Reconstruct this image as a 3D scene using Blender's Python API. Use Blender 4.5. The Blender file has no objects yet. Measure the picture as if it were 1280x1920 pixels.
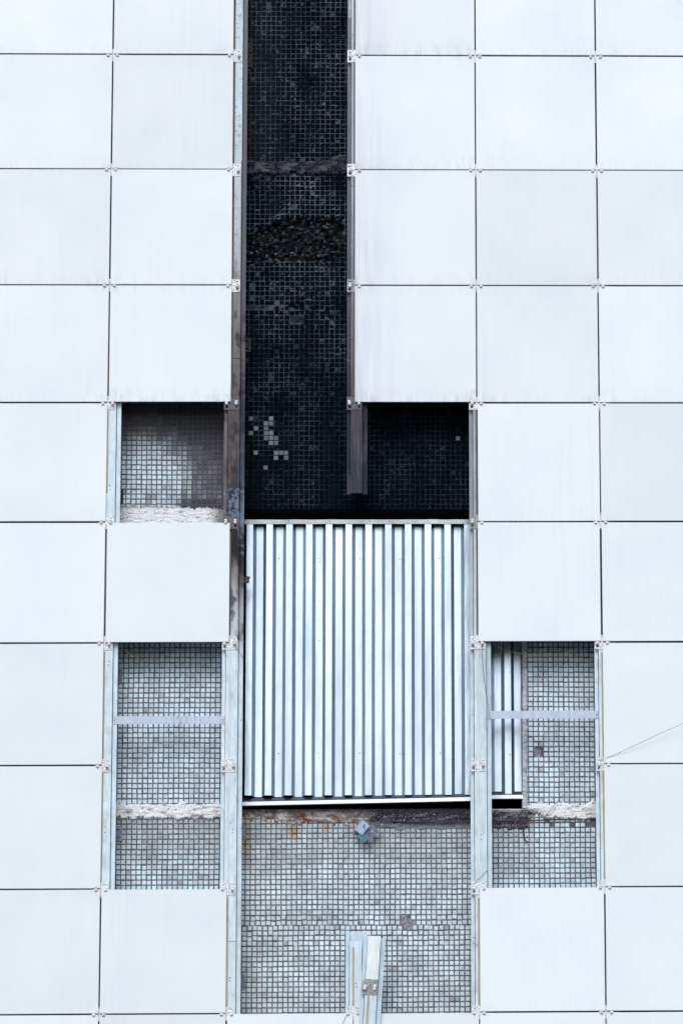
import bpy, bmesh, math, random
from mathutils import Vector, Matrix, noise
random.seed(7)
R = math.radians
scene = bpy.context.scene
C = scene.collection

# ------------------------------------------------------------------ camera
IW, IH = 1280.0, 1920.0
FOC = 9000.0
Z0 = 7.24                                   # height of the row line r=4 above the ground
CAM = Vector((0.21524, -22.9575, Z0 - 5.64302))
PIT, YAW, ROL = 0.2463, 0.04867, -0.01241
PPX, PPY = IW / 2 + 530.629, IH / 2 - 31.873  # principal point (cropped picture)
cy_, sy_ = math.cos(YAW), math.sin(YAW)
FW = Vector((sy_ * math.cos(PIT), cy_ * math.cos(PIT), math.sin(PIT)))
RT = Vector((cy_, -sy_, 0)); UP = RT.cross(FW)
RT2 = RT * math.cos(ROL) + UP * math.sin(ROL)
UP2 = -RT * math.sin(ROL) + UP * math.cos(ROL)
cd = bpy.data.cameras.new('camera'); cam = bpy.data.objects.new('camera', cd); C.objects.link(cam)
M3 = Matrix((RT2, UP2, -FW)).transposed()
cam.matrix_world = Matrix.Translation(CAM) @ M3.to_4x4()
cd.sensor_fit = 'VERTICAL'; cd.sensor_height = 36.0; cd.sensor_width = 24.0
cd.lens = 36.0 * FOC / IH
cd.shift_x = -(PPX - IW / 2) / IH; cd.shift_y = (PPY - IH / 2) / IH
cd.clip_start = 0.5; cd.clip_end = 3000
scene.camera = cam

# ------------------------------------------------------------------ light
SUN_EL, SUN_AZ = R(37), math.atan2(-0.12, -0.98)
world = bpy.data.worlds.new('World'); scene.world = world; world.use_nodes = True
wn = world.node_tree.nodes; wl = world.node_tree.links
bg = wn['Background']; bg.inputs[1].default_value = 0.125
sky = wn.new('ShaderNodeTexSky'); sky.sky_type = 'NISHITA'; sky.sun_disc = False
sky.sun_elevation = SUN_EL; sky.sun_rotation = SUN_AZ
sky.air_density = 1.0; sky.dust_density = 0.8; sky.ozone_density = 1.5
hs = wn.new('ShaderNodeHueSaturation'); hs.inputs['Saturation'].default_value = 0.78   # thin overcast
wl.new(sky.outputs[0], hs.inputs['Color']); tn = wn.new('ShaderNodeMix'); tn.data_type = 'RGBA'; tn.blend_type = 'MULTIPLY'; tn.inputs[0].default_value = 1
tn.inputs[7].default_value = (.96, .985, 1.0, 1); wl.new(hs.outputs[0], tn.inputs[6]); wl.new(tn.outputs[2], bg.inputs[0])
sl = bpy.data.lights.new('sun', 'SUN'); sl.energy = 1.2; sl.angle = R(33); sl.color = (1.0, 0.98, 0.95)
sun = bpy.data.objects.new('sun', sl); C.objects.link(sun)
sd = Vector((math.sin(SUN_AZ) * math.cos(SUN_EL), math.cos(SUN_AZ) * math.cos(SUN_EL), math.sin(SUN_EL)))
sun.rotation_euler = sd.to_track_quat('Z', 'Y').to_euler(); sun.location = (-8, -20, 25)
scene.view_settings.view_transform = 'Standard'; scene.view_settings.look = 'None'
scene.view_settings.exposure = 0.56; scene.view_settings.gamma = 1; scene.view_settings.use_curve_mapping = False
scene.render.engine = 'CYCLES'
scene.cycles.max_bounces = 8; scene.cycles.diffuse_bounces = 4; scene.cycles.glossy_bounces = 4

# ------------------------------------------------------------------ helpers
def at(px, py, Y):
    """point of the plane y=Y that the photograph shows at pixel px,py"""
    d = FW * FOC + RT2 * (px - PPX) - UP2 * (py - PPY)
    t = (Y - CAM.y) / d.y
    return CAM + d * t
def pix(x, y, z):
    d = Vector((x, y, z)) - CAM; w = d.dot(FW)
    return PPX + FOC * d.dot(RT2) / w, PPY - FOC * d.dot(UP2) / w
def nz(x, y, z=0.0): return noise.noise(Vector((x, y, z)))
def fbm(x, y, z=0.0): return noise.fractal(Vector((x, y, z)), 1.0, 2.0, 4)
def sm(a, b, v):
    if a == b: return float(v > a)
    t = min(1, max(0, (v - a) / (b - a))); return t * t * (3 - 2 * t)
def mix(a, b, t): return tuple(a[i] * (1 - t) + b[i] * t for i in range(3))
def ramp(keys, v):
    if v <= keys[0][0]: return keys[0][1]
    for (a, ca), (b, cb) in zip(keys, keys[1:]):
        if v <= b: return mix(ca, cb, (v - a) / (b - a))
    return keys[-1][1]

class MB:
    def __init__(s): s.v = []; s.f = []; s.c = []
    def add(s, vs, fs, col=None):
        n = len(s.v); s.v += [tuple(v) for v in vs]; s.f += [tuple(i + n for i in f) for f in fs]
        if col is not None:
            s.c += col if isinstance(col, list) else [tuple(col)] * len(vs)
    def box(s, x0, x1, y0, y1, z0, z1, col=None, back=True):
        vs = [(x0, y0, z0), (x1, y0, z0), (x1, y1, z0), (x0, y1, z0), (x0, y0, z1), (x1, y0, z1), (x1, y1, z1), (x0, y1, z1)]
        fs = [(0, 1, 5, 4), (1, 2, 6, 5), (3, 0, 4, 7), (4, 5, 6, 7), (3, 2, 1, 0)]
        if back: fs.append((2, 3, 7, 6))
        s.add(vs, fs, col)
    def tube(s, pts, r, n=6, col=None):
        rings = []
        for i, p in enumerate(pts):
            a = pts[max(0, i - 1)]; b = pts[min(len(pts) - 1, i + 1)]
            t = (Vector(b) - Vector(a)).normalized()
            u = t.cross(Vector((0.13, 1, 0.07))).normalized(); w = t.cross(u)
            rings.append([Vector(p) + (u * math.cos(k * 2 * math.pi / n) + w * math.sin(k * 2 * math.pi / n)) * r for k in range(n)])
        vs = [v for rg in rings for v in rg]
        fs = [(i * n + k, i * n + (k + 1) % n, (i + 1) * n + (k + 1) % n, (i + 1) * n + k) for i in range(len(pts) - 1) for k in range(n)]
        fs += [tuple(range(n))[::-1], tuple((len(pts) - 1) * n + k for k in range(n))]
        s.add(vs, fs, col)
    def mesh(s, name, mat, smooth=False):
        me = bpy.data.meshes.new(name); me.from_pydata(s.v, [], s.f); me.materials.append(mat)
        if s.c and len(s.c) == len(s.v):
            at_ = me.color_attributes.new('tint', 'FLOAT_COLOR', 'POINT')
            flat = []
            for c in s.c: flat += [c[0], c[1], c[2], c[3] if len(c) > 3 else 1.0]
            at_.data.foreach_set('color', flat)
        if smooth: me.polygons.foreach_set('use_smooth', [True] * len(me.polygons))
        me.update(); return me
    def build(s, name, mat, parent=None, smooth=False, loc=None, fixn=False):
        me = s.mesh(name, mat, smooth)
        if fixn:
            bm = bmesh.new(); bm.from_mesh(me); bmesh.ops.recalc_face_normals(bm, faces=bm.faces); bm.to_mesh(me); bm.free()
        return link(name, me, parent, loc)
def link(name, me, parent=None, loc=None):
    o = bpy.data.objects.new(name, me); C.objects.link(o)
    if parent is not None: o.parent = parent
    if loc is not None: o.location = loc
    return o
def tag(o, label=None, cat=None, group=None, kind=None):
    if label: o['label'] = label
    if cat: o['category'] = cat
    if group: o['group'] = group
    if kind: o['kind'] = kind
    return o
def empty(name, loc, label, cat, group=None):
    o = bpy.data.objects.new(name, None); C.objects.link(o); o.location = loc; o.empty_display_size = .1
    return tag(o, label, cat, group)
def profile(pts, t):
    """closed outline of a folded sheet: centre line pts (x,y) with thickness t"""
    L, Rr = [], []
    n = len(pts)
    for i in range(n):
        a = Vector(pts[max(0, i - 1)]); b = Vector(pts[i]); c = Vector(pts[min(n - 1, i + 1)])
        d1 = (b - a).normalized() if i > 0 else (c - b).normalized()
        d2 = (c - b).normalized() if i < n - 1 else d1
        n1 = Vector((-d1.y, d1.x)); n2 = Vector((-d2.y, d2.x)); m = (n1 + n2)
        m = m / max(0.3, m.dot(n1)) if m.length > 1e-6 else n1
        L.append(b + m * t / 2); Rr.append(b - m * t / 2)
    return L + Rr[::-1]
def extrude_z(mb, outline, zs, colf=None, off=(0, 0)):
    n = len(outline); vs = []; cs = []
    for z in zs:
        for p in outline:
            vs.append((p[0] + off[0], p[1] + off[1], z))
            if colf: cs.append(colf(p[0] + off[0], p[1] + off[1], z))
    fs = []
    for i in range(len(zs) - 1):
        for k in range(n):
            a = i * n + k; b = i * n + (k + 1) % n
            fs.append((a, b, b + n, a + n))
    h = n // 2                                     # strip caps
    for base in (0, (len(zs) - 1) * n):
        for k in range(h - 1):
            fs.append((base + k, base + k + 1, base + n - 2 - k, base + n - 1 - k))
    mb.add(vs, fs, cs if colf else None)
def plate(outer, holes, t, y):
    """flat plate in the xz plane with real holes; front at y, thickness t"""
    bm = bmesh.new(); es = []
    for lp in [outer] + holes:
        vs = [bm.verts.new((p[0], y, p[1])) for p in lp]
        es += [bm.edges.new((vs[i], vs[(i + 1) % len(vs)])) for i in range(len(vs))]
    bmesh.ops.triangle_fill(bm, use_beauty=True, use_dissolve=False, edges=es)
    r = bmesh.ops.extrude_face_region(bm, geom=list(bm.faces))
    bmesh.ops.translate(bm, vec=(0, t, 0), verts=[g for g in r['geom'] if isinstance(g, bmesh.types.BMVert)])
    bmesh.ops.recalc_face_normals(bm, faces=bm.faces)
    mb = MB(); bm.verts.index_update()
    mb.add([v.co for v in bm.verts], [[v.index for v in f.verts] for f in bm.faces]); bm.free()
    return mb
def circ(cx, cz, r, n=8, sx=1, sz=1): return [(cx + math.cos(i * 2 * math.pi / n) * r * sx, cz + math.sin(i * 2 * math.pi / n) * r * sz) for i in range(n)]
def rect(x0, x1, z0, z1): return [(x0, z0), (x1, z0), (x1, z1), (x0, z1)]

# ------------------------------------------------------------------ materials
class NT:
    def __init__(s, name, rough=.5, metal=0, spec=.5):
        s.m = bpy.data.materials.new(name); s.m.use_nodes = True; s.n = s.m.node_tree.nodes; s.l = s.m.node_tree.links
        s.b = s.n['Principled BSDF']; s.b.inputs['Roughness'].default_value = rough; s.b.inputs['Metallic'].default_value = metal
        s.b.inputs['Specular IOR Level'].default_value = spec
    def new(s, t, **kw):
        n = s.n.new(t)
        for k, v in kw.items(): setattr(n, k, v)
        return n
    def coord(s, scale, obj=False):
        m = s.new('ShaderNodeMapping'); m.inputs['Scale'].default_value = scale
        src = s.new('ShaderNodeTexCoord').outputs['Object'] if obj else s.new('ShaderNodeNewGeometry').outputs['Position']
        s.l.new(src, m.inputs[0]); return m.outputs[0]
    def noise(s, scale, vec, detail=4, rough=.55):
        n = s.new('ShaderNodeTexNoise'); n.inputs['Scale'].default_value = scale; n.inputs['Detail'].default_value = detail
        n.inputs['Roughness'].default_value = rough; s.l.new(vec, n.inputs['Vector']); return n.outputs[0]
    def rng(s, v, a, b, c, d):
        n = s.new('ShaderNodeMapRange'); s.l.new(v, n.inputs[0])
        for i, x in enumerate((a, b, c, d)): n.inputs[i + 1].default_value = x
        return n.outputs[0]
    def math(s, op, a, b=None):
        n = s.new('ShaderNodeMath', operation=op)
        for i, x in enumerate((a, b)):
            if x is None: continue
            if isinstance(x, (int, float)): n.inputs[i].default_value = x
            else: s.l.new(x, n.inputs[i])
        return n.outputs[0]
    def mixc(s, f, a, b, mode='MIX'):
        n = s.new('ShaderNodeMix', data_type='RGBA', blend_type=mode)
        for i, x in ((0, f), (6, a), (7, b)):
            if isinstance(x, (int, float)): n.inputs[i].default_value = x
            elif isinstance(x, tuple): n.inputs[i].default_value = (*x, 1)
            else: s.l.new(x, n.inputs[i])
        return n.outputs[2]
    def out(s, k, v): s.l.new(v, s.b.inputs[k])
    def bump(s, h, strength, dist):
        n = s.new('ShaderNodeBump'); n.inputs['Strength'].default_value = strength; n.inputs['Distance'].default_value = dist
        s.l.new(h, n.inputs['Height']); s.out('Normal', n.outputs[0])

def mat_panel():
    t = NT('glazed_stoneware', .42)
    oi = t.new('ShaderNodeObjectInfo')
    var = t.rng(oi.outputs['Random'], 0, 1, .92, 1.02)
    streak = t.noise(1, t.coord((38, 1, 1.6)), 5, .6)
    blot = t.noise(2.2, t.coord((1, 1, 1)), 4)
    fine = t.noise(160, t.coord((1, 1, 1)), 2)
    base = t.mixc(t.rng(blot, .3, .7, 0, 1), (.79, .825, .835), (.735, .775, .80))
    base = t.mixc(t.math('MULTIPLY', t.rng(streak, .46, .75, 0, .30), t.rng(t.noise(1.3, t.coord((1, 1, .6)), 3), .45, .68, 0, 1)), base, (.60, .63, .70))
    base = t.mixc(t.rng(fine, .35, .65, 0, .03), base, (.6, .6, .62))
    vn = t.new('ShaderNodeCombineColor'); [t.l.new(var, vn.inputs[i]) for i in range(3)]
    base = t.mixc(1.0, base, vn.outputs[0], 'MULTIPLY')
    # dirt along the lower edge and in the corners, grime amount from the object colour
    loc = t.new('ShaderNodeTexCoord').outputs['Object']
    sp = t.new('ShaderNodeSeparateXYZ'); t.l.new(loc, sp.inputs[0])
    low = t.rng(sp.outputs[2], -.30, -.215, 1, 0)
    ax = t.math('ABSOLUTE', sp.outputs[0]); corner = t.rng(ax, .16, .30, .35, 1)
    dn = t.rng(t.noise(1, t.coord((30, 1, 9)), 5, .7), .45, .75, 0, 1)
    sc = t.new('ShaderNodeSeparateColor'); t.l.new(oi.outputs['Color'], sc.inputs[0])
    low = t.math('MAXIMUM', low, t.rng(sp.outputs[2], .24, .30, 0, .35))
    amt = t.math('MULTIPLY', t.math('MULTIPLY', low, corner), t.math('MULTIPLY', dn, sc.outputs[0]))
    base = t.mixc(amt, base, (.16, .16, .20))
    side = t.rng(sp.outputs[0], -.30, -.05, 1, 0)            # smoke film next to the burnt shaft
    lo2 = t.rng(sp.outputs[2], -.3, .2, 1, .35)
    s2 = t.rng(t.noise(1, t.coord((22, 1, 1.2)), 5, .6), .35, .75, .1, .9)
    amt2 = t.math('MULTIPLY', t.math('MULTIPLY', side, lo2), t.math('MULTIPLY', s2, t.math('MULTIPLY', sc.outputs[1], 1.35)))
    base = t.mixc(amt2, base, (.38, .40, .50))
    t.out('Base Color', base)
    t.out('Roughness', t.rng(blot, .3, .7, .36, .5))
    t.bump(t.noise(5, t.coord((1, 1, 1)), 2), .06, .02)
    return t.m
def mat_tint(name, rough, src='attr', n_amt=.25, nscale=120, bump=.0, metal=0, spec=.5, stretch=(1, 1, 1)):
    t = NT(name, rough, metal)
    if src == 'attr':
        a = t.new('ShaderNodeAttribute', attribute_name='tint'); col = a.outputs['Color']; al = a.outputs['Alpha']
    else:
        a = t.new('ShaderNodeObjectInfo'); col = a.outputs['Color']; al = a.outputs['Alpha']
    f = t.noise(nscale, t.coord(stretch), 4, .65)
    g = t.rng(f, .3, .7, 1 - n_amt, 1 + n_amt * .6)
    cn = t.new('ShaderNodeCombineColor'); [t.l.new(g, cn.inputs[i]) for i in range(3)]
    t.out('Base Color', t.mixc(1.0, col, cn.outputs[0], 'MULTIPLY'))
    t.out('Specular IOR Level', t.math('MULTIPLY', al, spec)); t.out('Roughness', t.rng(al, 0, .35, .9, rough))
    if bump: t.bump(f, bump, .004)
    return t.m
def mat_zinc(name, col, rough, metal, dark=(.2, .2, .22), amt=.4, stretch=(1, 1, 1), scale=60):
    t = NT(name, rough, metal)
    f = t.noise(scale, t.coord(stretch), 5, .65)
    t.out('Base Color', t.mixc(t.rng(f, .42, .78, 0, amt), col, dark))
    t.out('Roughness', t.rng(f, .3, .7, rough - .08, rough + .1))
    t.bump(f, .1, .002)
    return t.m
M_panel = mat_panel()
M_tile = mat_tint('glazed_tile', .38, 'attr', .16, 90, .15)
M_tile1 = mat_tint('glazed_tile_single', .38, 'object', .16, 90, .15)
M_mortar = mat_tint('mortar', .9, 'attr', .45, 220, .6, spec=.3)
M_rail = mat_tint('galvanised_rail', .5, 'attr', .20, 34, .08, spec=.6, stretch=(2.2, 1, .35))
M_rough = mat_tint('broken_concrete', .92, 'attr', .5, 300, .8, spec=.3)
def mat_sheet():
    t = NT('galvanised_sheet', .3, 1.0)
    f = t.noise(1, t.coord((14, 14, 1.3)), 5, .6)
    g = t.noise(150, t.coord((1, 1, 1)), 3, .6)
    b = t.mixc(t.rng(f, .35, .72, 0, 1), (.47, .52, .565), (.31, .36, .42))
    b = t.mixc(t.rng(g, .5, .8, 0, .10), b, (.25, .3, .35))
    t.out('Base Color', b); t.out('Roughness', t.rng(f, .2, .8, .25, .30))
    t.bump(t.noise(1, t.coord((9, 9, 2.2)), 3), .2, .02)
    return t.m
M_sheet = mat_sheet()
M_zinc = mat_zinc('zinc_clip', (.68, .69, .70), .5, .12, (.28, .27, .27), .8, scale=45)
M_plate = mat_zinc('zinc_plate', (.76, .78, .79), .5, .15, (.14, .13, .14), 1.0, scale=105)
M_plateb = mat_zinc('scorched_plate', (.17, .165, .17), .8, .1, (.02, .02, .024), 1.0, scale=110)
M_platem = mat_zinc('grey_plate', (.40, .40, .40), .7, .2, (.04, .04, .045), 1.0, scale=110)
M_black = mat_zinc('sooted_steel', (.035, .036, .045), .8, 0, (.01, .01, .012), .8)
M_brk = mat_zinc('bracket_steel', (.20, .22, .31), .55, .3, (.10, .11, .14), .8, scale=50)
M_wire = mat_zinc('dull_wire', (.16, .15, .15), .6, .3, (.07, .06, .06), .7)
M_rope = mat_zinc('grey_cord', (.36, .34, .35), .8, 0, (.22, .2, .2), .6)
M_rust = mat_zinc('rusty_steel', (.07, .045, .04), .85, .1, (.03, .02, .02), .8)
M_screw = mat_zinc('screw_head', (.25, .24, .25), .5, .6, (.1, .09, .09), .6)
M_gask = mat_zinc('gasket_tape', (.42, .37, .25), .8, 0, (.22, .17, .11), .8, stretch=(1, 1, .12), scale=40)
M_gaskp = mat_zinc('pale_tape', (.66, .68, .66), .7, 0, (.50, .46, .36), .8, stretch=(1, 1, .12), scale=40)
M_gaskd = mat_zinc('black_tape', (.022, .022, .028), .9, 0, (.01, .01, .012), .9)
M_gaskb = mat_zinc('scorched_tape', (.13, .105, .095), .9, 0, (.03, .025, .025), .9, stretch=(1, 1, .12), scale=40)
def mat_ground():
    t = NT('asphalt', .9); f = t.noise(3, t.coord((1, 1, 1)), 8, .7)
    t.out('Base Color', t.mixc(f, (.045, .045, .047), (.09, .09, .088))); return t.m
M_ground = mat_ground()
def mat_dark():
    t = NT('dark_room', .95, 0, .1); f = t.noise(8, t.coord((1, 1, 1)), 4)
    t.out('Base Color', t.mixc(f, (.010, .011, .013), (.022, .022, .026))); return t.m
M_dark = mat_dark()

# ------------------------------------------------------------------ setting: ground
g = MB(); g.add([(-900, -900, 0), (900, -900, 0), (900, 900, 0), (-900, 900, 0)], [(0, 1, 2, 3)])
tag(g.build('ground', M_ground), kind='structure')

# ------------------------------------------------------------------ facade grid
P = 0.606
ROFF = [-.0024, 0, .0021, .0014, .0013, -.0006, -.0015, -.0005, .0004]
COFF = [-.0007, .0015, 0, -.0019, .0011]
def gx(c): return (c - 2) * P + (COFF[c] if 0 <= c < 5 else 0)
def gz(r): return Z0 - (r - 4) * P + (ROFF[r] if 0 <= r < 9 else 0)
YW = 0.20                                    # plane of the old tiled wall
RNAMES = 'ABCDE'

# ------------------------------------------------------------------ colours of the old wall, in photo coordinates
BURN_T = (.0010, .0036, .0075); BURN_G = (.068, .084, .104)
CLEAN_T = (.63, .77, .85); CLEAN_G = (.145, .14, .175)
def soot_shade_at(px, py):
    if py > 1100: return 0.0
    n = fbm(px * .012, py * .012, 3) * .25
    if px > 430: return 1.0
    s = .06 + sm(290, 420, px + n * 260 + 30 * nz(px * .05, py * .03, 44)) * .72 + sm(900, 765, py + n * 120) * (.85 + .2 * sm(260, 400, px))  # real soot, plus shade under the upper panel painted in towards the top
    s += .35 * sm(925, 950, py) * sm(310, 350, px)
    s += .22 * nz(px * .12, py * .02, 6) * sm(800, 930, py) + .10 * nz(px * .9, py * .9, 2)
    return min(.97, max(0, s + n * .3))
PALE = [(468, 787.5), (477.5, 806), (468, 815), (497, 796), (497, 805), (497, 814), (497, 823), (507, 787.5), (507, 796), (507, 815), (507, 824),
        (507, 832.5), (516, 824), (516, 832), (477.5, 851), (516, 851), (516, 859.5), (526, 851), (535, 851), (535, 859.5), (497, 879), (860, 823)]
def rust_at(px, py):
    if not (1515 < py < 1640 and 440 < px < 700): return 0
    w = 0
    for cx, wd, ln in ((461, 10, 120), (547, 10, 62), (556, 7, 78), (612, 9, 50), (505, 12, 26), (585, 10, 26), (665, 26, 30), (645, 16, 24), (690, 12, 14)):
        w = max(w, (1 - sm(wd * .5, wd, abs(px - cx))) * (1 - sm(ln * .4, ln, py - 1525)))
    return min(1, w * (.75 + .7 * fbm(px * .06, py * .04, 9)))
def tile_col(px, py, rnd):
    s = soot_shade_at(px, py)
    n = fbm(px * .02, py * .02, 1)
    c = mix(CLEAN_T, (.56, .62, .62), rnd() * .6)
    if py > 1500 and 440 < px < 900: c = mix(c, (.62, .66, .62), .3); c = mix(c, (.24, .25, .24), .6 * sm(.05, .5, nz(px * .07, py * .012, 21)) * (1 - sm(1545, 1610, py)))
    v = .90 + rnd() * .14 + n * .30
    if rnd() < .014: c = mix(c, (.36, .35, .32), .75)
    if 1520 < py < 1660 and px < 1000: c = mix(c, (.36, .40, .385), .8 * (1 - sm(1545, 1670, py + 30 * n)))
    if py > 1500: c = mix(c, (.52, .57, .52), .4 * sm(640, 450, px) * (px > 440))
    r = rust_at(px, py); c = mix(c, (.36, .22, .09), r * .85)
    c = tuple(k * v for k in c)
    if s > 0:
        film = mix((.165, .172, .188), (.04, .042, .047), sm(.6, 1.1, s)) if px < 430 else BURN_T  # left opening: tone covers soot film and painted shade
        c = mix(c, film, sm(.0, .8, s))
        if px > 430:
            lift = max(0, nz(px * .03, py * .02, 5)) * .004 + rnd() * .0015
            if py < 330: lift += .008 * sm(560, 470, px)
            c = tuple(k + lift for k in c)
    spec = .55 * (1 - sm(.2, .9, s))
    return (*c, spec)
def grout_col(px, py):
    s = soot_shade_at(px, py); n = fbm(px * .05, py * .05, 2)
    c = tuple(k * (1 + .5 * n) for k in CLEAN_G)
    r = rust_at(px, py); c = mix(c, (.13, .05, .025), r)
    if s > 0:
        b = BURN_G
        if px > 430:
            m = .68 + 1.0 * nz(px * .02, py * .013, 8) + .5 * nz(px * .2, py * .2, 4) + .4 * nz(px * .06, py * .5, 6)
            if py > 640: m *= .62
            if py > 740: m *= .7 if px < 600 else .6
            if 325 < py < 415 and px > 515: m *= 1.7
            if 490 < py < 545: m *= 1.4
            b = tuple(k * max(.12, m) for k in b)
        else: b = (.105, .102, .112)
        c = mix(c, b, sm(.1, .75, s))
    return (*c, .1)

# openings of the cladding in photo px: (x0, x1, y0, y1)
REG = [(428, 672, -60, 985), (640, 900, 730, 985), (195, 445, 735, 990), (190, 440, 1190, 1690), (428, 905, 1500, 1925), (890, 1140, 1190, 1690), (428, 905, 940, 1000)]
def in_reg(px, py, m=0): return any(a - m <= px <= b + m and c - m <= py <= d + m for a, b, c, d in REG)
# window opening in the old wall
W0 = at(450, 955, YW); W1 = at(979, 1517, YW)
WX0, WX1, WZ1, WZ0 = W0.x, W1.x, W0.z, W1.z
def in_win(x, z, m=0): return WX0 - m < x < WX1 + m and WZ0 - m < z < WZ1 + m

wall = empty('tiled_wall', (0, YW, 0), 'old wall of small square mosaic tiles behind the cladding, burnt black in the upper part', 'wall')
WL = (0, -YW, 0)                              # children are written in world coordinates
# --- solid wall behind everything
b = MB(); YB = YW + .03
X0, X1, ZT = -4.2, 4.2, Z0 + 6.5
b.box(X0, WX0, YB, YB + .32, 0, ZT); b.box(WX1, X1, YB, YB + .32, 0, ZT)
b.box(WX0, WX1, YB, YB + .32, 0, WZ0); b.box(WX0, WX1, YB, YB + .32, WZ1, ZT)
nb = len(b.v); b.c = [(.06, .058, .062, .3)] * nb
b.build('masonry', M_mortar, wall, loc=WL)
b = MB()                                      # window reveal (the niche of the covered window)
d0, d1 = YW - .001, YW + .34
vs = [(WX0, d0, WZ0), (WX1, d0, WZ0), (WX1, d0, WZ1), (WX0, d0, WZ1), (WX0, d1, WZ0), (WX1, d1, WZ0), (WX1, d1, WZ1), (WX0, d1, WZ1)]
vs = [(x + (.002 if x == WX0 else -.002), y, z + (.002 if z == WZ0 else -.002)) for x, y, z in vs]
b.add(vs, [(0, 1, 5, 4), (1, 2, 6, 5), (2, 3, 7, 6), (3, 0, 4, 7), (4, 5, 6, 7)])
b.build('window_reveal', M_dark, wall, loc=WL)

# --- mortar bed: fine relief sheet wherever the cladding is off
TP = .0251                                    # pitch of the mosaic
ZS = at(660, 1735, YW).z                      # here the next mosaic sheets start, out of line
def rubble_mask(px, py):
    if not (395 < py < 505 and 440 < px < 668): return 0
    top = 424 - 13 * sm(500, 530, px) + 9 * nz(px * .05, 1); bot = 487 + 5 * nz(px * .06, 5)
    top += 14 * sm(500, 470, px) + 12 * nz(px * .11, 8); bot += 12 * nz(px * .10, 4)
    e = sm(top - 3, top + 5, py) * (1 - sm(bot - 5, bot + 3, py)) * sm(446, 456, px) * (1 - sm(620, 640, px + 16 * nz(py * .07, 3) + (14 if py > 470 else 0) - (10 if py < 455 else 0)))
    return e
def missing(px, py):
    for a, b_, c_, d_ in ((754, 764, 1715, 1730), (757, 777, 1722, 1742), (1003, 1013, 1404, 1422), (470, 486, 334, 342), (546, 572, 595, 603), (512, 526, 652, 662), (606, 618, 683, 696), (616, 636, 585, 592), (455, 500, 573, 578), (543, 570, 570, 575)):
        if a - 1 < px < b_ + 1 and c_ - 1 < py < d_ + 1 and py > 0: return True
    return rubble_mask(px, py) > .3
step = TP / 4
b = MB(); idx = {}; cells = []
zlo, zhi = at(660, 1928, YW).z, at(660, -60, YW).z
xlo, xhi = at(185, 1200, YW).x, at(1140, 1200, YW).x
nx = int((xhi - xlo) / step); nzn = int((zhi - zlo) / step)
def vert(i, k):
    if (i, k) in idx: return idx[(i, k)]
    x = xlo + i * step; z = zlo + k * step; px, py = pix(x, YW, z)
    h = .0015 * nz(x * 8, z * 8) + .0012 * nz(x * 90, z * 90)
    m = missing(px, py)
    if m: h -= .003 + .003 * abs(nz(x * 140, z * 140))
    rm = rubble_mask(px, py)
    h -= rm * (.024 + .012 * nz(x * 60, z * 60))
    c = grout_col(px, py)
    if m and py > 1000: c = (*(k_ * (1.1 + 1.1 * nz(x * 90, z * 90)) for k_ in (.24, .24, .265)), .3)
    if m and py < 1000 and px > 430: c = (*(k_ * (.45 + .7 * max(0, nz(x * 70, z * 90))) for k_ in c[:3]), .1)
    if rm > .1: c = (*(k_ * .45 for k_ in c[:3]), .1)
    b.v.append((x, YW - h, z)); b.c.append(c)
    idx[(i, k)] = len(b.v) - 1
    return len(b.v) - 1
for i in range(nx):
    for k in range(nzn):
        x = xlo + (i + .5) * step; z = zlo + (k + .5) * step
        if in_win(x, z): continue
        px, py = pix(x, YW, z)
        if in_reg(px, py): b.f.append((vert(i, k), vert(i + 1, k), vert(i + 1, k + 1), vert(i, k + 1)))
b.build('mortar_bed', M_mortar, wall, smooth=True, loc=WL)

# --- tiles
rt = random.Random(3)
def tile_verts(w, h, t=.0035, bev=.0014):
    w, h = w / 2, h / 2
    return ([(-w, t, -h), (w, t, -h), (w, t, h), (-w, t, h), (-w, .001, -h), (w, .001, -h), (w, .001, h), (-w, .001, h),
             (-w + bev, 0, -h + bev), (w - bev, 0, -h + bev), (w - bev, 0, h - bev), (-w + bev, 0, h - bev)],
            [(0, 1, 5, 4), (1, 2, 6, 5), (2, 3, 7, 6), (3, 0, 4, 7), (4, 5, 9, 8), (5, 6, 10, 9), (6, 7, 11, 10), (7, 4, 8, 11), (8, 9, 10, 11)])
tb = MB(); tv, tf = tile_verts(1, 1, .0035, .08)
tm = bpy.data.meshes.new('tile'); v1, f1 = tile_verts(.0192, .0192); tm.from_pydata(v1, [], f1); tm.materials.append(M_tile1)
tm2 = bpy.data.meshes.new('tile_wide'); v1, f1 = tile_verts(.0215, .0215); tm2.from_pydata(v1, [], f1); tm2.materials.append(M_tile1)
singles = []; allt = []
rows = int((zhi - zlo) / TP); cols = int((xhi - xlo) / TP)
palep = [(*a, at(a[0], a[1], YW)) for a in PALE]
zk0 = math.floor(zlo / TP)
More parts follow.
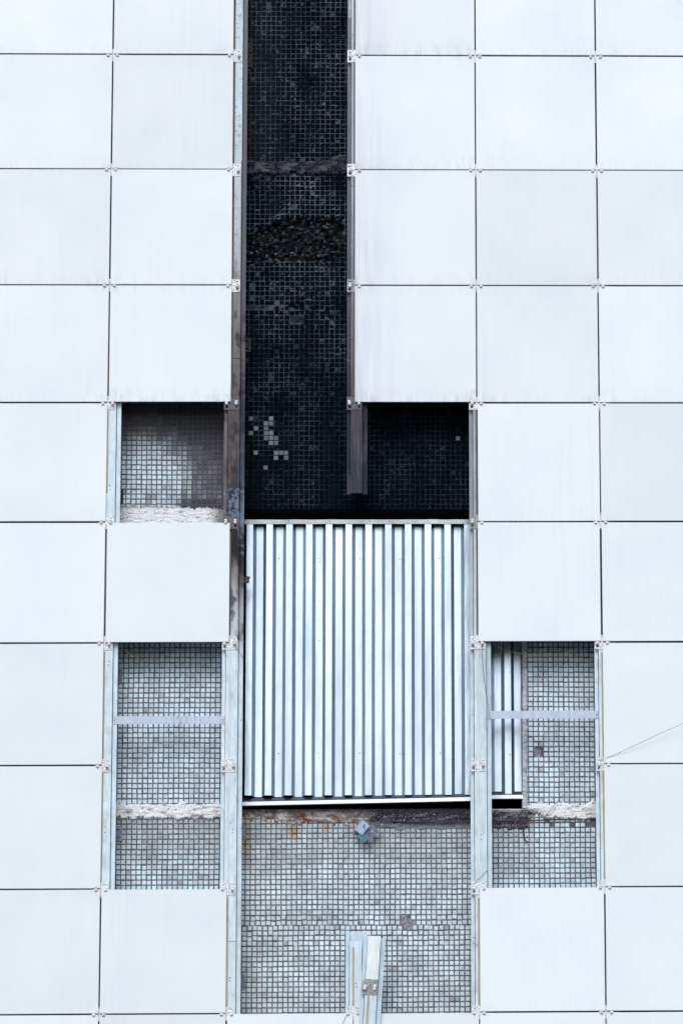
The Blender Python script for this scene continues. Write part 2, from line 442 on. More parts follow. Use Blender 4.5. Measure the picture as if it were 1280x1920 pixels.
for k in range(zk0, zk0 + rows + 2):
    zc = (k + .5) * TP
    for i in range(int(xlo / TP) - 1, int(xhi / TP) + 2):
        xc = (i + .5) * TP + (.0105 if zc < ZS else 0)
        px, py = pix(xc, YW, zc)
        if in_win(xc, zc, .006) or not in_reg(px, py): continue
        burnt = px > 430 and py < 1100
        j = .0006 if not burnt else .0004
        if 535 < py < 600 and burnt: j = .0011
        if 1715 < py < 1770: j = .0012
        if missing(px, py) or (535 < py < 580 and burnt and rt.random() < .03 + .3 * (nz(px * .04, py * .1, 2) > .3)) or rt.random() < .0005: continue
        if 1532 < py < 1552 and px > 905 and rt.random() < .4: continue
        x = xc + .0022 * nz(xc * 2.2, zc * 5, 1) + rt.gauss(0, j); z = zc + .0028 * nz(xc * 3, zc * 2.2, 7) + rt.gauss(0, j)
        w = (.0194 if not burnt else .0230) + rt.gauss(0, .0004); h = (.0190 if not burnt else .0228) + rt.gauss(0, .0004)
        rot = rt.gauss(0, .012 if not burnt else .02); tx = rt.gauss(0, .008); tz = rt.gauss(0, .008)
        y = YW - (.0006 if burnt else .0019) - .0015 * nz(x * 8, z * 8) + rt.gauss(0, .0003)
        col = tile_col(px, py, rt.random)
        pale = any(abs(a[2].x - xc) < TP * .52 and abs(a[2].z - zc) < TP * .52 for a in palep)
        if pale: q_ = .8 + rt.random() * .6; col = (.105 * q_, .12 * q_, .14 * q_, .3)
        allt.append((x, y, z, w, h, rot, tx, tz, col, px, py, pale))
near = sorted([t for t in allt if not t[11] and t[10] < 1898 and 452 < t[9] < 884 and not t[9] in ()], key=lambda t: -t[10])[:278]
sel = set(id(t) for t in near) | set(id(t) for t in allt if t[11])
for t in allt:
    x, y, z, w, h, rot, tx, tz, col, px, py, pale = t
    if id(t) in sel:
        o = link('tile', tm2 if pale else tm, wall, (x, y - YW - (.0006 if pale else 0), z)); o.rotation_euler = (tx, rot, tz); o.color = col
        if pale: o['label'] = 'pale tile with the soot flaked off'
    else:
        cr, sr = math.cos(rot), math.sin(rot)
        vs = []
        for vx, vy, vz in tv:
            ax, az = vx * w, vz * h
            vs.append((x + ax * cr + az * sr, y + vy + ax * tz + az * tx, z - ax * sr + az * cr))
        tb.add(vs, tf, col)
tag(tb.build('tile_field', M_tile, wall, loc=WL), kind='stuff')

# --- broken plaster bands: relief sheets that dive into the wall where they end
def band(name, x0, x1, y0, y1, amp, colf, maskf, res=.0036, seed=0, nf=1.0, lab=None, crumb=1.0):
    p0 = at(x0, y1, YW); p1 = at(x1, y0, YW); mb = MB()
    n1 = max(2, int((p1.x - p0.x) / res)); n2 = max(2, int((p1.z - p0.z) / res))
    for k in range(n2 + 1):
        for i in range(n1 + 1):
            x = p0.x + (p1.x - p0.x) * i / n1; z = p0.z + (p1.z - p0.z) * k / n2
            px, py = pix(x, YW, z)
            m = maskf(px, py)
            rgh = fbm(x * 16 * nf, z * 60 * nf, seed)
            crag = noise.noise(Vector((x * 160, z * 200, seed)))
            h = -.012 + m * (amp + .012) + rgh * .0035 * m + crag * (.0022 if m < .97 else .0008) * m * crumb + (-.005 if noise.noise(Vector((x * 55, z * 130, seed + 3))) > .42 else 0) * m
            mb.v.append((x, YW - h, z)); mb.c.append((*colf(px, py, rgh, crag), .3))
    for k in range(n2):
        for i in range(n1):
            a = k * (n1 + 1) + i; q = (a, a + 1, a + n1 + 2, a + n1 + 1)
            xs = (mb.v[a][0] + mb.v[a + 1][0]) / 2; zs = (mb.v[a][2] + mb.v[a + n1 + 1][2]) / 2
            if in_win(xs, zs, -.001): continue
            if max(YW - mb.v[j][1] for j in q) > -.011: mb.f.append(q)
    o = mb.build(name, M_rough, wall, loc=WL)
    if lab: o['label'] = lab
    return o
def white_col(px, py, r, c):
    k = sm(-.75, .0, r + c * .5)
    col = mix((.36, .34, .38), (.94, .95, .96), k)
    return mix(col, (.40, .39, .43), .7 * sm(.3, .7, fbm(px * .09, py * .25, 4)))
def left_low(px, py):
    n = nz(px * .06, 2) * 8 + nz(px * .25, 7) * 5
    up = 1507 + n - 4 * sm(250, 210, px); dn = 1538 + nz(px * .07, 9) * 7 + 6 * nz(px * .3, 3)
    return sm(up - 4, up + 5, py) * (1 - sm(dn - 5, dn + 2, py))
band('plaster_band', 205, 425, 1492, 1552, .016, white_col, left_low, seed=11, lab='white plaster band across the left lower opening')
def left_up(px, py):
    up = 952 + nz(px * .07, 4) * 9 + nz(px * .3, 1) * 5 - 3 * sm(330, 290, px)
    return sm(up - 4, up + 4, py)
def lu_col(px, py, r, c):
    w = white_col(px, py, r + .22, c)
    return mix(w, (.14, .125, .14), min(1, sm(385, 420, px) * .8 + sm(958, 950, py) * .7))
band('plaster_ledge', 205, 428, 938, 992, .02, lu_col, left_up, seed=5, lab='white plaster ledge under the upper left opening')
def right_low(px, py):
    up = 1506 + nz(px * .05, 12) * 10 + nz(px * .3, 7) * 5; dn = 1539 + nz(px * .06, 19) * 8 + 5 * nz(px * .3, 3) - 10 * sm(1040, 1000, px)
    m = sm(up - 4, up + 5, py) * (1 - sm(dn - 5, dn + 2, py))
    jl = 978 + nz(py * .08, 3) * 1.2; jr = 988 + nz(py * .07, 8) * 3 + 1.5 * nz(py * .3, 4)
    j = sm(jl - 1, jl + 1, px) * (1 - sm(jr - 2, jr + 2, px)) * (1 - sm(1515, 1530, py))
    dk = sm(1513, 1518, py) * (1 - sm(1552, 1562, py + 8 * nz(px * .06, 2))) * (1 - sm(985, 1015, px + 10 * nz(py * .1, 5)))
    return max(m * sm(982, 992, px), j, dk * .7)
def rl_col(px, py, r, c):
    w = white_col(px, py, r + .1, c)
    if px < 990 and py < 1512: w = mix(w, (.42, .42, .47), .65)
    d = (1 - sm(985, 1030, px + 12 * nz(py * .1, 5))) * sm(1512, 1524, py)
    return mix(w, mix((.035, .033, .042), (.28, .26, .30), sm(-.15, .5, c + r * .4)), d)
band('plaster_surround', 893, 1130, 1198, 1566, .014, rl_col, right_low, seed=23, res=.0046, lab='rough plaster jamb and sill beside the metal sheet')
def under_win(px, py):
    dn = 1551 + nz(px * .05, 31) * 4 + nz(px * .25, 8) * 3 - 10 * sm(560, 470, px) + 6 * sm(690, 740, px)
    if px < 690: dn -= 7 * (nz(px * .09, 14) > -.1)
    return sm(1513, 1516, py) * (1 - sm(dn - 4, dn + 3, py)) * (.72 + .1 * nz(px * .1, py * .1))
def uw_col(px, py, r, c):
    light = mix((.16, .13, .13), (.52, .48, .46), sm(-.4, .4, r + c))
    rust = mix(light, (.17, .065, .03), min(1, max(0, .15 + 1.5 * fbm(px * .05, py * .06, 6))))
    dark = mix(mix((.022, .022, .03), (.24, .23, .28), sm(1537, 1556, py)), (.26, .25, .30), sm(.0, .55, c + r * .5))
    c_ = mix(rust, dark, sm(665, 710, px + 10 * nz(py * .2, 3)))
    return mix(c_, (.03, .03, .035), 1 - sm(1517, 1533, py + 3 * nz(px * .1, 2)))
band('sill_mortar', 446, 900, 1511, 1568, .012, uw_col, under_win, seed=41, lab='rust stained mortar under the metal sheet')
def burnt_ledge(px, py):
    up = 303 + nz(px * .04, 3) * 8 - 10 * sm(600, 640, px) + nz(px * .2, 9) * 4; dn = 328 + nz(px * .05, 6) * 8 + nz(px * .25, 2) * 5
    return sm(up - 4, up + 4, py) * (1 - sm(dn - 3, dn + 3, py))
def bl_col(px, py, r, c):
    k = sm(-.3, .6, r + c)
    return mix((.014, .017, .023), (.12, .12, .14), k)
band('scorched_ledge', 440, 668, 284, 342, .018, bl_col, burnt_ledge, seed=51, lab='scorched concrete ledge crossing the burnt shaft')
def scar(px, py):
    return .6 * (nz(px * .03, py * .12, 3) > .12) * sm(538, 546, py) * (1 - sm(578, 590, py)) * sm(458, 470, px) * (1 - sm(640, 655, px))
def sc_col(px, py, r, c): return mix((.010, .012, .016), (.15, .15, .17), sm(.15, .75, r * .7 + c))
band('scorched_mortar', 448, 662, 532, 596, .006, sc_col, scar, seed=61)
# --- spalled concrete with exposed stones
def rock(mb, cx, cy, cz, r, col, rg):
    bm = bmesh.new(); bmesh.ops.create_icosphere(bm, subdivisions=1, radius=1)
    s = [rg.uniform(.7, 1.3) for _ in range(3)]
    vs = [(cx + v.co.x * r * s[0] * rg.uniform(.85, 1.1), cy + v.co.y * r * s[1] * .8, cz + v.co.z * r * s[2] * .8 * rg.uniform(.85, 1.1)) for v in bm.verts]
    mb.add(vs, [[v.index for v in f.verts] for f in bm.faces], col); bm.free()
rb = MB(); rr = random.Random(12); cnt = 0
while cnt < 420:
    px = rr.uniform(456, 645); py = rr.uniform(405, 496)
    if rubble_mask(px, py) < .4: continue
    p = at(px, py, YW); r = rr.choice((.004, .006, .008, .012)) * rr.uniform(.8, 1.2)
    dkz = .35 + .65 * sm(-.15, .25, nz(px * .03, py * .07, 12)) if py < 468 else 1
    k = dkz * rr.choice((.4, .8, 1, 2.2, 4.2)) * rr.uniform(.6, 1.4) * (1.5 if py > 470 else 1)
    rock(rb, p.x, YW + .012 + rr.uniform(-.008, .010), p.z, r, (.022 * k, .023 * k, .029 * k, .2), rr); cnt += 1
tag(rb.build('exposed_stones', M_rough, wall, smooth=True, loc=WL), kind='stuff')

# ------------------------------------------------------------------ cladding panels
clad = empty('facade_cladding', (0, 0, 0), 'white square stoneware panels hung in a grid with many missing in the middle', 'cladding')
bm = bmesh.new(); bmesh.ops.create_cube(bm, size=1)
bmesh.ops.scale(bm, vec=(.5993, .010, .5985), verts=bm.verts)
bmesh.ops.bevel(bm, geom=list(bm.edges), offset=.0011, segments=1, affect='EDGES')
pm = bpy.data.meshes.new('panel'); bm.to_mesh(pm); bm.free(); pm.materials.append(M_panel)
MISSING = {1: set(range(-3, 9)), 2: {4, 5, 6, 7, 8}, 0: {4, 6, 7}, 3: {6, 7}}
rp = random.Random(5)
GR = {(2, 3): (1.0, .95), (0, 3): (.9, .0), (2, 2): (.5, .6), (2, 1): (.8, .55), (2, 0): (1, .7), (0, 0): (.4, 0), (0, 1): (.2, 0), (0, 2): (.25, 0), (-1, 2): (.45, 0), (-1, 0): (.35, 0), (3, 3): (.4, .1), (3, 1): (.2, .1), (-1, 1): (.3, 0)}
for c in range(-3, 7):
    for r in range(-3, 12):
        if r in MISSING.get(c, ()): continue
        x = (gx(c) + gx(c + 1)) / 2; z = (gz(r - 1) + gz(r)) / 2
        o = link('panel', pm, clad, (x + rp.gauss(0, .0005) + (.0015 if (c, r) == (0, 5) else 0), .005 + rp.gauss(0, .0005), z + rp.gauss(0, .0004)))
        o.rotation_euler = (rp.gauss(0, .0012), rp.gauss(0, .0006), rp.gauss(0, .0012))
        a, s_ = GR.get((c, r), (.35 if r < 4 else .12, 0))
        o.color = (a, s_, 0, 1)

# ------------------------------------------------------------------ rails
CL = (.54, .635, .70); CL2 = (.61, .71, .775)
def rail_tint(rail):
    def f(x, y, z):
        px, py = pix(x, y, z); dx = px - pix(gx(rail), y, z)[0]
        flange = dx > 15.5 or dx < -7.5
        n = fbm(x * 30, z * 5, rail); n2 = fbm(x * 60, z * 60, rail)
        if rail == 1:
            if flange:
                k = [(0, (.13, .13, .155)), (560, (.085, .083, .10)), (760, (.028, .032, .05)), (900, (.04, .06, .10)), (990, (.07, .09, .13)), (1010, (.015, .017, .025)), (1070, (.03, .03, .035)), (1120, (.20, .20, .22)), (1200, (.42, .46, .52)), (1260, (.56, .66, .71))]
                if dx < 0: k = [(0, CL), (760, (.14, .12, .13)), (960, (.12, .10, .11)), (1000, (.1, .1, .1)), (1200, CL2)]
            else:
                k = [(0, CL), (200, CL), (420, (.42, .47, .50)), (520, (.30, .32, .34)), (560, (.17, .17, .18)), (700, (.11, .10, .108)), (760, (.075, .062, .066)), (900, (.05, .043, .05)), (930, (.02, .024, .035)), (1040, (.018, .016, .018)), (1060, (.10, .08, .075)), (1110, (.32, .32, .35)), (1195, (.50, .54, .58)), (1215, CL2)]
        elif rail == 2:
            if flange: k = [(0, (.15, .17, .20)), (300, (.11, .12, .16)), (560, (.07, .07, .09)), (700, (.035, .035, .045)), (770, (.018, .022, .032)), (1000, (.015, .022, .038)), (1100, CL2)]
            else: k = [(0, (.50, .57, .62)), (110, (.32, .37, .42)), (330, (.30, .34, .40)), (520, (.18, .20, .24)), (640, (.13, .125, .14)), (760, (.055, .048, .052)), (860, (.034, .035, .045)), (925, (.022, .032, .055)), (1000, (.03, .03, .04)), (1100, CL2)]
        elif rail == 3:
            k = [(740, (.30, .32, .36)), (960, (.34, .37, .42)), (1000, (.42, .47, .52)), (1100, (.52, .60, .64)), (1250, CL2)] if not flange else [(740, (.20, .22, .25)), (965, (.24, .26, .29)), (1010, (.34, .40, .46)), (1200, (.46, .55, .62)), (1500, (.56, .66, .71))]
        else: k = [(740, CL2), (1900, CL2)]
        c = ramp(k, py + n * 26)
        if rail == 1 and 915 < py < 1085:           # flaked soot with bare bluish zinc showing
            e = fbm(x * 70, z * 50, 4) + .55 * sm(432, 446, px) * sm(915, 950, py) - .9 * sm(965, 1010, py)
            c = mix(c, (.12, .17, .27), sm(.12, .22, e) * .85)
        if rail == 2 and 760 < py < 930: c = mix(c, (.085, .07, .085), .7 * sm(.0, .5, fbm(x * 120, z * 4, 2)))
        if rail == 1 and 480 < py < 960 or rail == 1 and 1040 < py < 1200: c = mix(c, (.018, .018, .022), .8 * sm(.12, .38, fbm(x * 26, z * 9, 17)) * sm(480, 620, py)); c = mix(c, (.16, .10, .07), .5 * sm(.2, .5, fbm(x * 50, z * 14, 27)))
        if rail != 1 and py > 1000 or py > 1210: c = mix(c, (.42, .40, .37), .55 * sm(.28, .6, fbm(x * 45, z * 13, 33)))
        if py < 700 and rail < 3: c = mix(c, (.12, .11, .11), .5 * sm(.1, .6, n2 + n))
        return (*(max(.004, v * (1 + n * .10 + n2 * .05)) for v in c), .2 + .8 * min(1, c[1] / .3))
    return f
FACE = [(-.0165, .052), (-.0165, .015), (.0405, .015), (.0405, .052)]
BACK = [(-.036, .075), (-.036, .034), (-.021, .034), (-.021, .066), (.045, .066), (.045, .034), (.064, .034), (.064, .075)]
def densify(pts, d):
    out = []
    for a, b_ in zip(pts, pts[1:]):
        n = max(1, int(round(math.dist(a, b_) / d)))
        out += [(a[0] + (b_[0] - a[0]) * i / n, a[1] + (b_[1] - a[1]) * i / n) for i in range(n)]
    return out + [pts[-1]]
def zrange(z0, z1, d=.012):
    n = max(1, int(abs(z1 - z0) / d)); return [z0 + (z1 - z0) * i / n for i in range(n + 1)]
# mounting plate with real punched holes and four hooked clips
def plate_mesh(name, mat, cut=0):
    x0, x1 = (-.037, .037)
    outer = rect(x0, x1, -.033, .033)
    if cut: outer = [(-.037, -.033), (.037, -.033), (.037, .033), (.004, .033), (.004, .008), (-.037, .008)]
    holes = [rect(-.029, -.018, -.024, -.012), rect(.018, .029, -.024, -.012)]
    if not cut: holes += [rect(-.029, -.018, .012, .023)]
    holes += [rect(.018, .029, .012, .023)] + [circ(sx * .008, sz, .0026) for sx in (-1, 1) for sz in (-.026, 0)] + [circ(.010, .026, .0032)]
    if not cut: holes += [circ(-.010, .026, .0028), circ(-.033, .029, .0016)]
    holes += [circ(.033, .029, .0016), circ(.033, -.029, .0016), circ(-.033, -.029, .0016)]
    return plate(outer, holes, .0014, 0).mesh(name, mat)
pl_ok = plate_mesh('mounting_plate', M_plate); pl_b = plate_mesh('mounting_plate_scorched', M_plateb); pl_m = plate_mesh('mounting_plate_grey', M_platem); pl_c = plate_mesh('mounting_plate_stepped', M_plate, 1)
def clip_mesh(mat):
    mb = MB(); w = .0064
    # section in (y,z): stem through the joint, lower lobe bulging forward, short upper tab
    sec = [(.012, .0005), (-.0022, .0005), (-.0052, -.002), (-.0062, -.006), (-.0048, -.0105), (-.0014, -.0125)]
    pr = profile([(a, b_) for a, b_ in sec], .0014)
    n = len(pr); vs = [(sx, p[0], p[1]) for sx in (-w, w) for p in pr]
    fs = [(k, (k + 1) % n, n + (k + 1) % n, n + k) for k in range(n)]
    h = n // 2
    for base in (0, n):
        for k in range(h - 1): fs.append((base + k, base + k + 1, base + n - 2 - k, base + n - 1 - k))
    mb.add(vs, fs)
    pr = profile([(.012, .0022), (-.0024, .0022), (-.0032, .006), (-.0016, .0115)], .0014)
    n = len(pr); vs = [(sx, p[0], p[1]) for sx in (-w * .92, w * .92) for p in pr]
    fs = [(k, (k + 1) % n, n + (k + 1) % n, n + k) for k in range(n)]; h = n // 2
    for base in (0, n):
        for k in range(h - 1): fs.append((base + k, base + k + 1, base + n - 2 - k, base + n - 1 - k))
    mb.add(vs, fs)
    me = mb.mesh('clip', mat)
    bm = bmesh.new(); bm.from_mesh(me); bmesh.ops.recalc_face_normals(bm, faces=bm.faces); bm.to_mesh(me); bm.free()
    return me
clipm = clip_mesh(M_zinc)
rvm = MB(); rvm.add(*(lambda n: ([(math.cos(k * math.tau / n) * .0034, 0, math.sin(k * math.tau / n) * .0034) for k in range(n)] + [(math.cos(k * math.tau / n) * .0024, -.0018, math.sin(k * math.tau / n) * .0024) for k in range(n)],
     [(k, (k + 1) % n, n + (k + 1) % n, n + k) for k in range(n)] + [tuple(n + k for k in range(n))]))(8)); rvm = rvm.mesh('rivet', M_screw)
def add_plate(rail_o, c, r, me, loc, rot=0, clips=(-1, 1)):
    o = link('mounting_plate', me, rail_o, loc); o.rotation_euler = (0, rot, 0)
    for s in clips:
        k = link('clip', clipm, o, (s * .0235 + random.gauss(0, .0008), -.0135 + random.gauss(0, .0003), .0005 + random.gauss(0, .0006)))
        k.rotation_euler = (0, random.gauss(0, .04), 0)
    return o
LAB = {0: 'pale vertical rail edging the three left openings', 1: 'long vertical rail left of the burnt shaft, scorched brown and black halfway down',
       2: 'scorched rail right of the burnt shaft, its lower end hanging free over black tiles',
       3: 'pale vertical rail passing in front of the right part of the corrugated sheet', 4: 'vertical rail at the right edge of the lower right opening'}
def make_rail(c, secs, plates, gasket, tint):
    x = gx(c); zb = secs[-1][1]
    root = empty('mounting_rail', (x, .015, zb), LAB[c], 'rail', 'vertical mounting rails of the cladding')
    L = (-x, -.015, -zb)
    for zt, z0 in secs:
        fine = c in (1, 2) and z0 < gz(-.2 if False else 0) and zt > gz(6)
        m = MB(); extrude_z(m, profile(densify(FACE, .0055) if fine else FACE, .0016), zrange(z0 + .0012, zt - .0012, .006 if fine else .02), tint, (x, 0)); m.build('face_profile', M_rail, root, loc=L, fixn=True)
    m = MB(); extrude_z(m, profile(BACK, .0016), zrange(zb, secs[0][0] - .001), tint, (x, 0)); m.build('back_channel', M_rail, root, loc=L, fixn=True)
    for z0, z1, mt in gasket:
        m = MB(); m.box(x - .0046, x + .0048, .0112, .0138, z0, z1); m.build('gasket_strip', mt, root, loc=L)
    for r, me in plates: add_plate(root, c, r, me, (0, -.0042, gz(r) - zb))
    return root, L
def zr(py, c=2): return at(pix(gx(c), 0, Z0)[0], py, .015).z
ztop = gz(-2); zbot = gz(10)
rA, LA = make_rail(0, [(ztop, gz(2)), (gz(2), gz(6)), (gz(6), zbot)], [(r, pl_ok) for r in range(0, 9)], [(gz(3) + .04, gz(2) - .03, M_gaskb), (gz(2) + .03, ztop, M_gaskd), (zbot, gz(8) - .03, M_gaskd), (gz(8) + .03, gz(7) - .04, M_gaskd), (gz(7) + .03, gz(5) - .04, M_gask), (gz(3) - .75 * P, gz(3) - .04, M_gask), (gz(5) + .04, gz(4) - .035, M_gaskb)], rail_tint(0))
zj = [zr(672, 1), zr(1765, 1)]
rB, LB = make_rail(1, [(ztop, gz(2) - .03), (gz(2) - .03, zj[0]), (zj[0], gz(4) - .03), (gz(4) - .03, zj[1]), (zj[1], zbot)],
                   [(0, pl_ok), (1, pl_ok), (2, pl_ok), (3, pl_b), (4, pl_b), (5, pl_c), (6, pl_ok), (7, pl_ok), (8, pl_ok)],
                   [(gz(3) + .04, ztop, M_gaskb), (gz(5) + .04, gz(4) - .05, M_gaskb), (gz(7) + .04, gz(5) - .05, M_gaskp), (gz(8) + .03, gz(7) - .04, M_gask), (zbot, gz(8) - .03, M_gaskd)], rail_tint(1))
zc_end = zr(925, 2); zcj = [zr(349, 2), zr(637, 2), zr(766, 2)]
rC, LC = make_rail(2, [(ztop, zcj[0]), (zcj[0], zcj[1]), (zcj[1], zcj[2]), (zcj[2], zc_end)], [(0, pl_ok), (1, pl_ok), (2, pl_m), (3, pl_b)],
                   [(gz(3) + .04, ztop, M_gaskb)], rail_tint(2))
rD, LD = make_rail(3, [(ztop, gz(3) - .03), (gz(3) - .03, gz(5) - .02), (gz(5) - .02, zr(1772, 3)), (zr(1772, 3), zbot)], [(r, pl_ok) for r in range(0, 9) if r != 4] + [(4, pl_m)],
                   [(gz(4) + .04, gz(1) - .04, M_gaskb), (gz(1) + .03, ztop, M_gaskd), (zbot, gz(8) - .03, M_gaskd), (gz(5) + .04, gz(4) - .03, M_gaskb), (gz(7) + .04, gz(5) - .05, M_gaskp), (gz(8) + .03, gz(7) - .05, M_gask)], rail_tint(3))
rE, LE = make_rail(4, [(ztop, gz(4)), (gz(4), zbot)], [(r, pl_ok) for r in range(0, 9)],
                   [(gz(2) + .04, gz(1) - .04, M_gaskb), (gz(4) + .05, gz(3) - .04, M_gaskb), (gz(3) + .04, gz(2) - .03, M_gaskd), (gz(1) + .03, ztop, M_gaskd), (gz(5) + .04, gz(4) - .03, M_gaskd), (gz(8) + .03, gz(7) - .03, M_gaskd), (gz(7) + .04, gz(5) - .05, M_gask), (zbot, gz(8) - .03, M_gask)], rail_tint(4))
# rivets and small screw holes on the visible rail faces
for root, c, lst in ((rA, 0, [(204, 1240), (203.5, 1247), (198, 1550), (197.5, 1561), (206, 910), (206.5, 918), (213.5, 1351)]),
                     (rB, 1, [(433, 1543), (436, 1555), (436, 1561), (431, 1833), (430.5, 1839), (445, 44), (446, 52), (443, 272), (443.5, 278), (442, 606), (443, 614), (442, 623), (420.5, 1347), (452, 1350), (452, 1766)]),
                     (rC, 2, []), (rD, 3, [(901.5, 1565), (902, 1574), (885.5, 1340), (915, 1341), (887.5, 1758), (887.5, 1768)]), (rE, 4, [(1118.5, 1338)])):
    for px, py in lst:
        dx = px - pix(gx(c), .02, at(px, py, .02).z)[0]
        yy = .0142 if -7 < dx < 15.5 else .0332
        p = at(px, py, yy); link('rivet', rvm, root, (p.x - root.location.x, yy - .015, p.z - root.location.z))

# lower stub of the third rail and the loose rail leaning on it
def local_rail(name, ztop_f, ztop_b, zlow, label, group=None):
    root = empty(name, (0, 0, 0), label, 'rail', group)
    tint = lambda x, y, z: (*(v * (1 + .12 * fbm(x * 40, z * 6, 3)) for v in CL2), 1)
    tb_ = lambda x, y, z: (*(v * (1 + .12 * fbm(x * 40, z * 6, 5)) for v in (.52, .64, .71)), 1)
    m = MB(); extrude_z(m, profile(FACE, .0016), zrange(zlow, ztop_f), tint); m.build('face_profile', M_rail, root, fixn=True)
    m = MB(); extrude_z(m, profile(BACK, .0016), zrange(zlow, ztop_b), tb_); m.build('back_channel', M_rail, root, fixn=True)
    m = MB(); m.box(-.0032, .0048, .0112, .0138, zlow, ztop_f - .03); m.build('gasket_strip', M_gask, root)
    return root
zb8 = gz(8) - .45
r1 = local_rail('short_rail', zr(1765) - zb8, zr(1744) - zb8, 0, 'short upright rail stub standing in the lower middle opening, left of the leaning rail')
r1.location = (gx(2), 0, zb8)
add_plate(r1, 2, 8, pl_ok, (0, .0108, gz(8) - zb8))
for px, py in ((667, 1844), (668, 1850), (652, 1773)):
    p = at(px, py, .0142); link('rivet', rvm, r1, (p.x - gx(2), .0142 if px > 655 else .0332, p.z - zb8))
r2 = local_rail('leaning_rail', .62 + .36, .62 + .358, 0, 'loose white rail leaning to the right over the bottom panels')
ta = at(701.5, 1757, -.06); ba = at(691.5, 1925, -.05)
dv = (ta - ba); ang = math.atan2(dv.x, dv.z); Lr = .98
r2.rotation_euler = (R(3.0), ang, 0); r2.location = ta - Matrix.Rotation(ang, 3, 'Y') @ Matrix.Rotation(R(3.0), 3, 'X') @ Vector((.012, .02, Lr))
o = link('mounting_plate', pl_m, r2, (.004, .0108, Lr - .245)); k = link('clip', clipm, o, (.0235, -.0105, 0)); k = link('clip', clipm, o, (-.0235, -.0105, 0))
m = MB(); extrude_z(m, profile([(-.0175, .030), (-.0175, .0085), (.0415, .0085), (.0415, .030)], .0016), [Lr - .205, Lr + .004], lambda x, y, z: (.78, .83, .83, 1)); m.build('cover_profile', M_rail, r2, fixn=True)
for px, py in ((682, 1898), (699, 1898), (696, 1787)): pass

# ------------------------------------------------------------------ corrugated sheet over the window
YS = .247
sh = empty('corrugated_sheet', (at(460, 1495, YS).x, YS, at(460, 1495, YS).z), 'corrugated galvanised metal sheet closing the window in the middle', 'metal sheet')
SL = (-sh.location.x, -sh.location.y, -sh.location.z)
zt = at(660, 981, YS).z; zb_ = at(660, 1494, YS).z
pitch = .0977; cw = .0312; sw = .0173; dep = .045
xc0 = at(461.4, 1240, YS).x                     # left edge of the first crest
def corr(x0, x1, yoff, seed):
    rs = random.Random(seed)
    pts = []; k = -1
    while True:
        a = xc0 + k * pitch
        seq = [(a, 0), (a + cw, 0), (a + cw + sw * .93, dep), (a + pitch - sw * .93, dep)]
        for q in seq: pts.append(q)
        k += 1
        if a > x1: break
    def interp(x):
        for (xa, ya), (xb, yb) in zip(pts, pts[1:]):
            if xa <= x <= xb: return ya + (yb - ya) * (x - xa) / max(1e-6, xb - xa)
        return 0
    line = [(x0, interp(x0))] + [p for p in pts if x0 + .002 < p[0] < x1 - .002] + [(x1, interp(x1))]
    mb = MB(); out = None
    zs = zrange(zb_, zt, .06)
    n = None
    for z in zs:
        ln = []
        for i, (x, y) in enumerate(line):
            wob = .0011 * nz(x * 5, z * 3.0, seed); wx = .0005 * nz(x * 40, z * 1.5, seed + 2)
            ln.append((x + wx, YS - dep + y + yoff + wob))
        pr = profile(ln, .0009); n = len(pr)
        mb.v += [(p[0], p[1], z) for p in pr]
    for i in range(len(zs) - 1):
        for k in range(n):
            a = i * n + k; b_ = i * n + (k + 1) % n; mb.f.append((a, b_, b_ + n, a + n))
    return mb.build('sheet', M_sheet, sh, loc=SL, fixn=True)
xs1 = at(604.5, 1240, YS).x
corr(at(457.5, 1240, YS).x, xs1, -.0015, 1); corr(xs1 - .01, at(978, 1240, YS).x, 0, 2)
# top flashing: folded strip with a lip
m = MB(); ztr = at(660, 975, YS - dep).z
sec = [(YS + .01, ztr + .004), (YS - dep - .0070, ztr), (YS - dep - .0046, ztr - .021)]
xa, xb = at(457.5, 1240, YS).x, at(979, 1240, YS).x
def extr_x(mb, sec, xs, t, dz=lambda x: 0):
    pr = profile(sec, t); n = len(pr)
    for x in xs: mb.v += [(x, p[0], p[1] + dz(x)) for p in pr]
    for i in range(len(xs) - 1):
        for k in range(n): a = i * n + k; b_ = i * n + (k + 1) % n; mb.f.append((a, b_, b_ + n, a + n))
    h = n // 2
    for base in (0, (len(xs) - 1) * n):
        for k in range(h - 1): mb.f.append((base + k, base + k + 1, base + n - 2 - k, base + n - 1 - k))
extr_x(m, sec, [xa + (xb - xa) * i / 60 for i in range(61)], .0012, lambda x: .0012 * nz(x * 12, 3)); m.build('top_flashing', M_sheet, sh, loc=SL, fixn=True)
# bottom sill flashing, slightly out of level
m = MB(); y0 = YS - dep - .002; zs0 = at(458, 1495.5, y0).z
p0 = at(458, 1510, y0 - .02); p1 = at(884, 1501, y0 - .02); p2 = at(979, 1491.5, y0 - .02)
def dz(x):
    if x < p1.x: return (x - p0.x) / (p1.x - p0.x) * (p1.z - p0.z)
    return (p1.z - p0.z) + (x - p1.x) / (p2.x - p1.x) * (p2.z - p1.z)
sec = [(y0 + .014, p0.z + .040), (y0 - .004, p0.z + .0195), (y0 - .012, p0.z + .001), (y0 - .004, p0.z - .001)]
dzf = lambda x: min(dz(x), .03)
extr_x(m, sec[:1] + sec[1:2], [xa + (xb - xa) * i / 40 for i in range(41)], .0012, dzf); m.build('sill_apron', M_sheet, sh, loc=SL, fixn=True)
m = MB(); extr_x(m, sec[1:], [xa - .001 + (xb - xa) * i / 40 for i in range(41)], .0012, dzf); m.build('sill_lip', mat_zinc('bright_zinc', (.85, .87, .88), .5, .1, (.6, .62, .65), .4), sh, loc=SL, fixn=True)
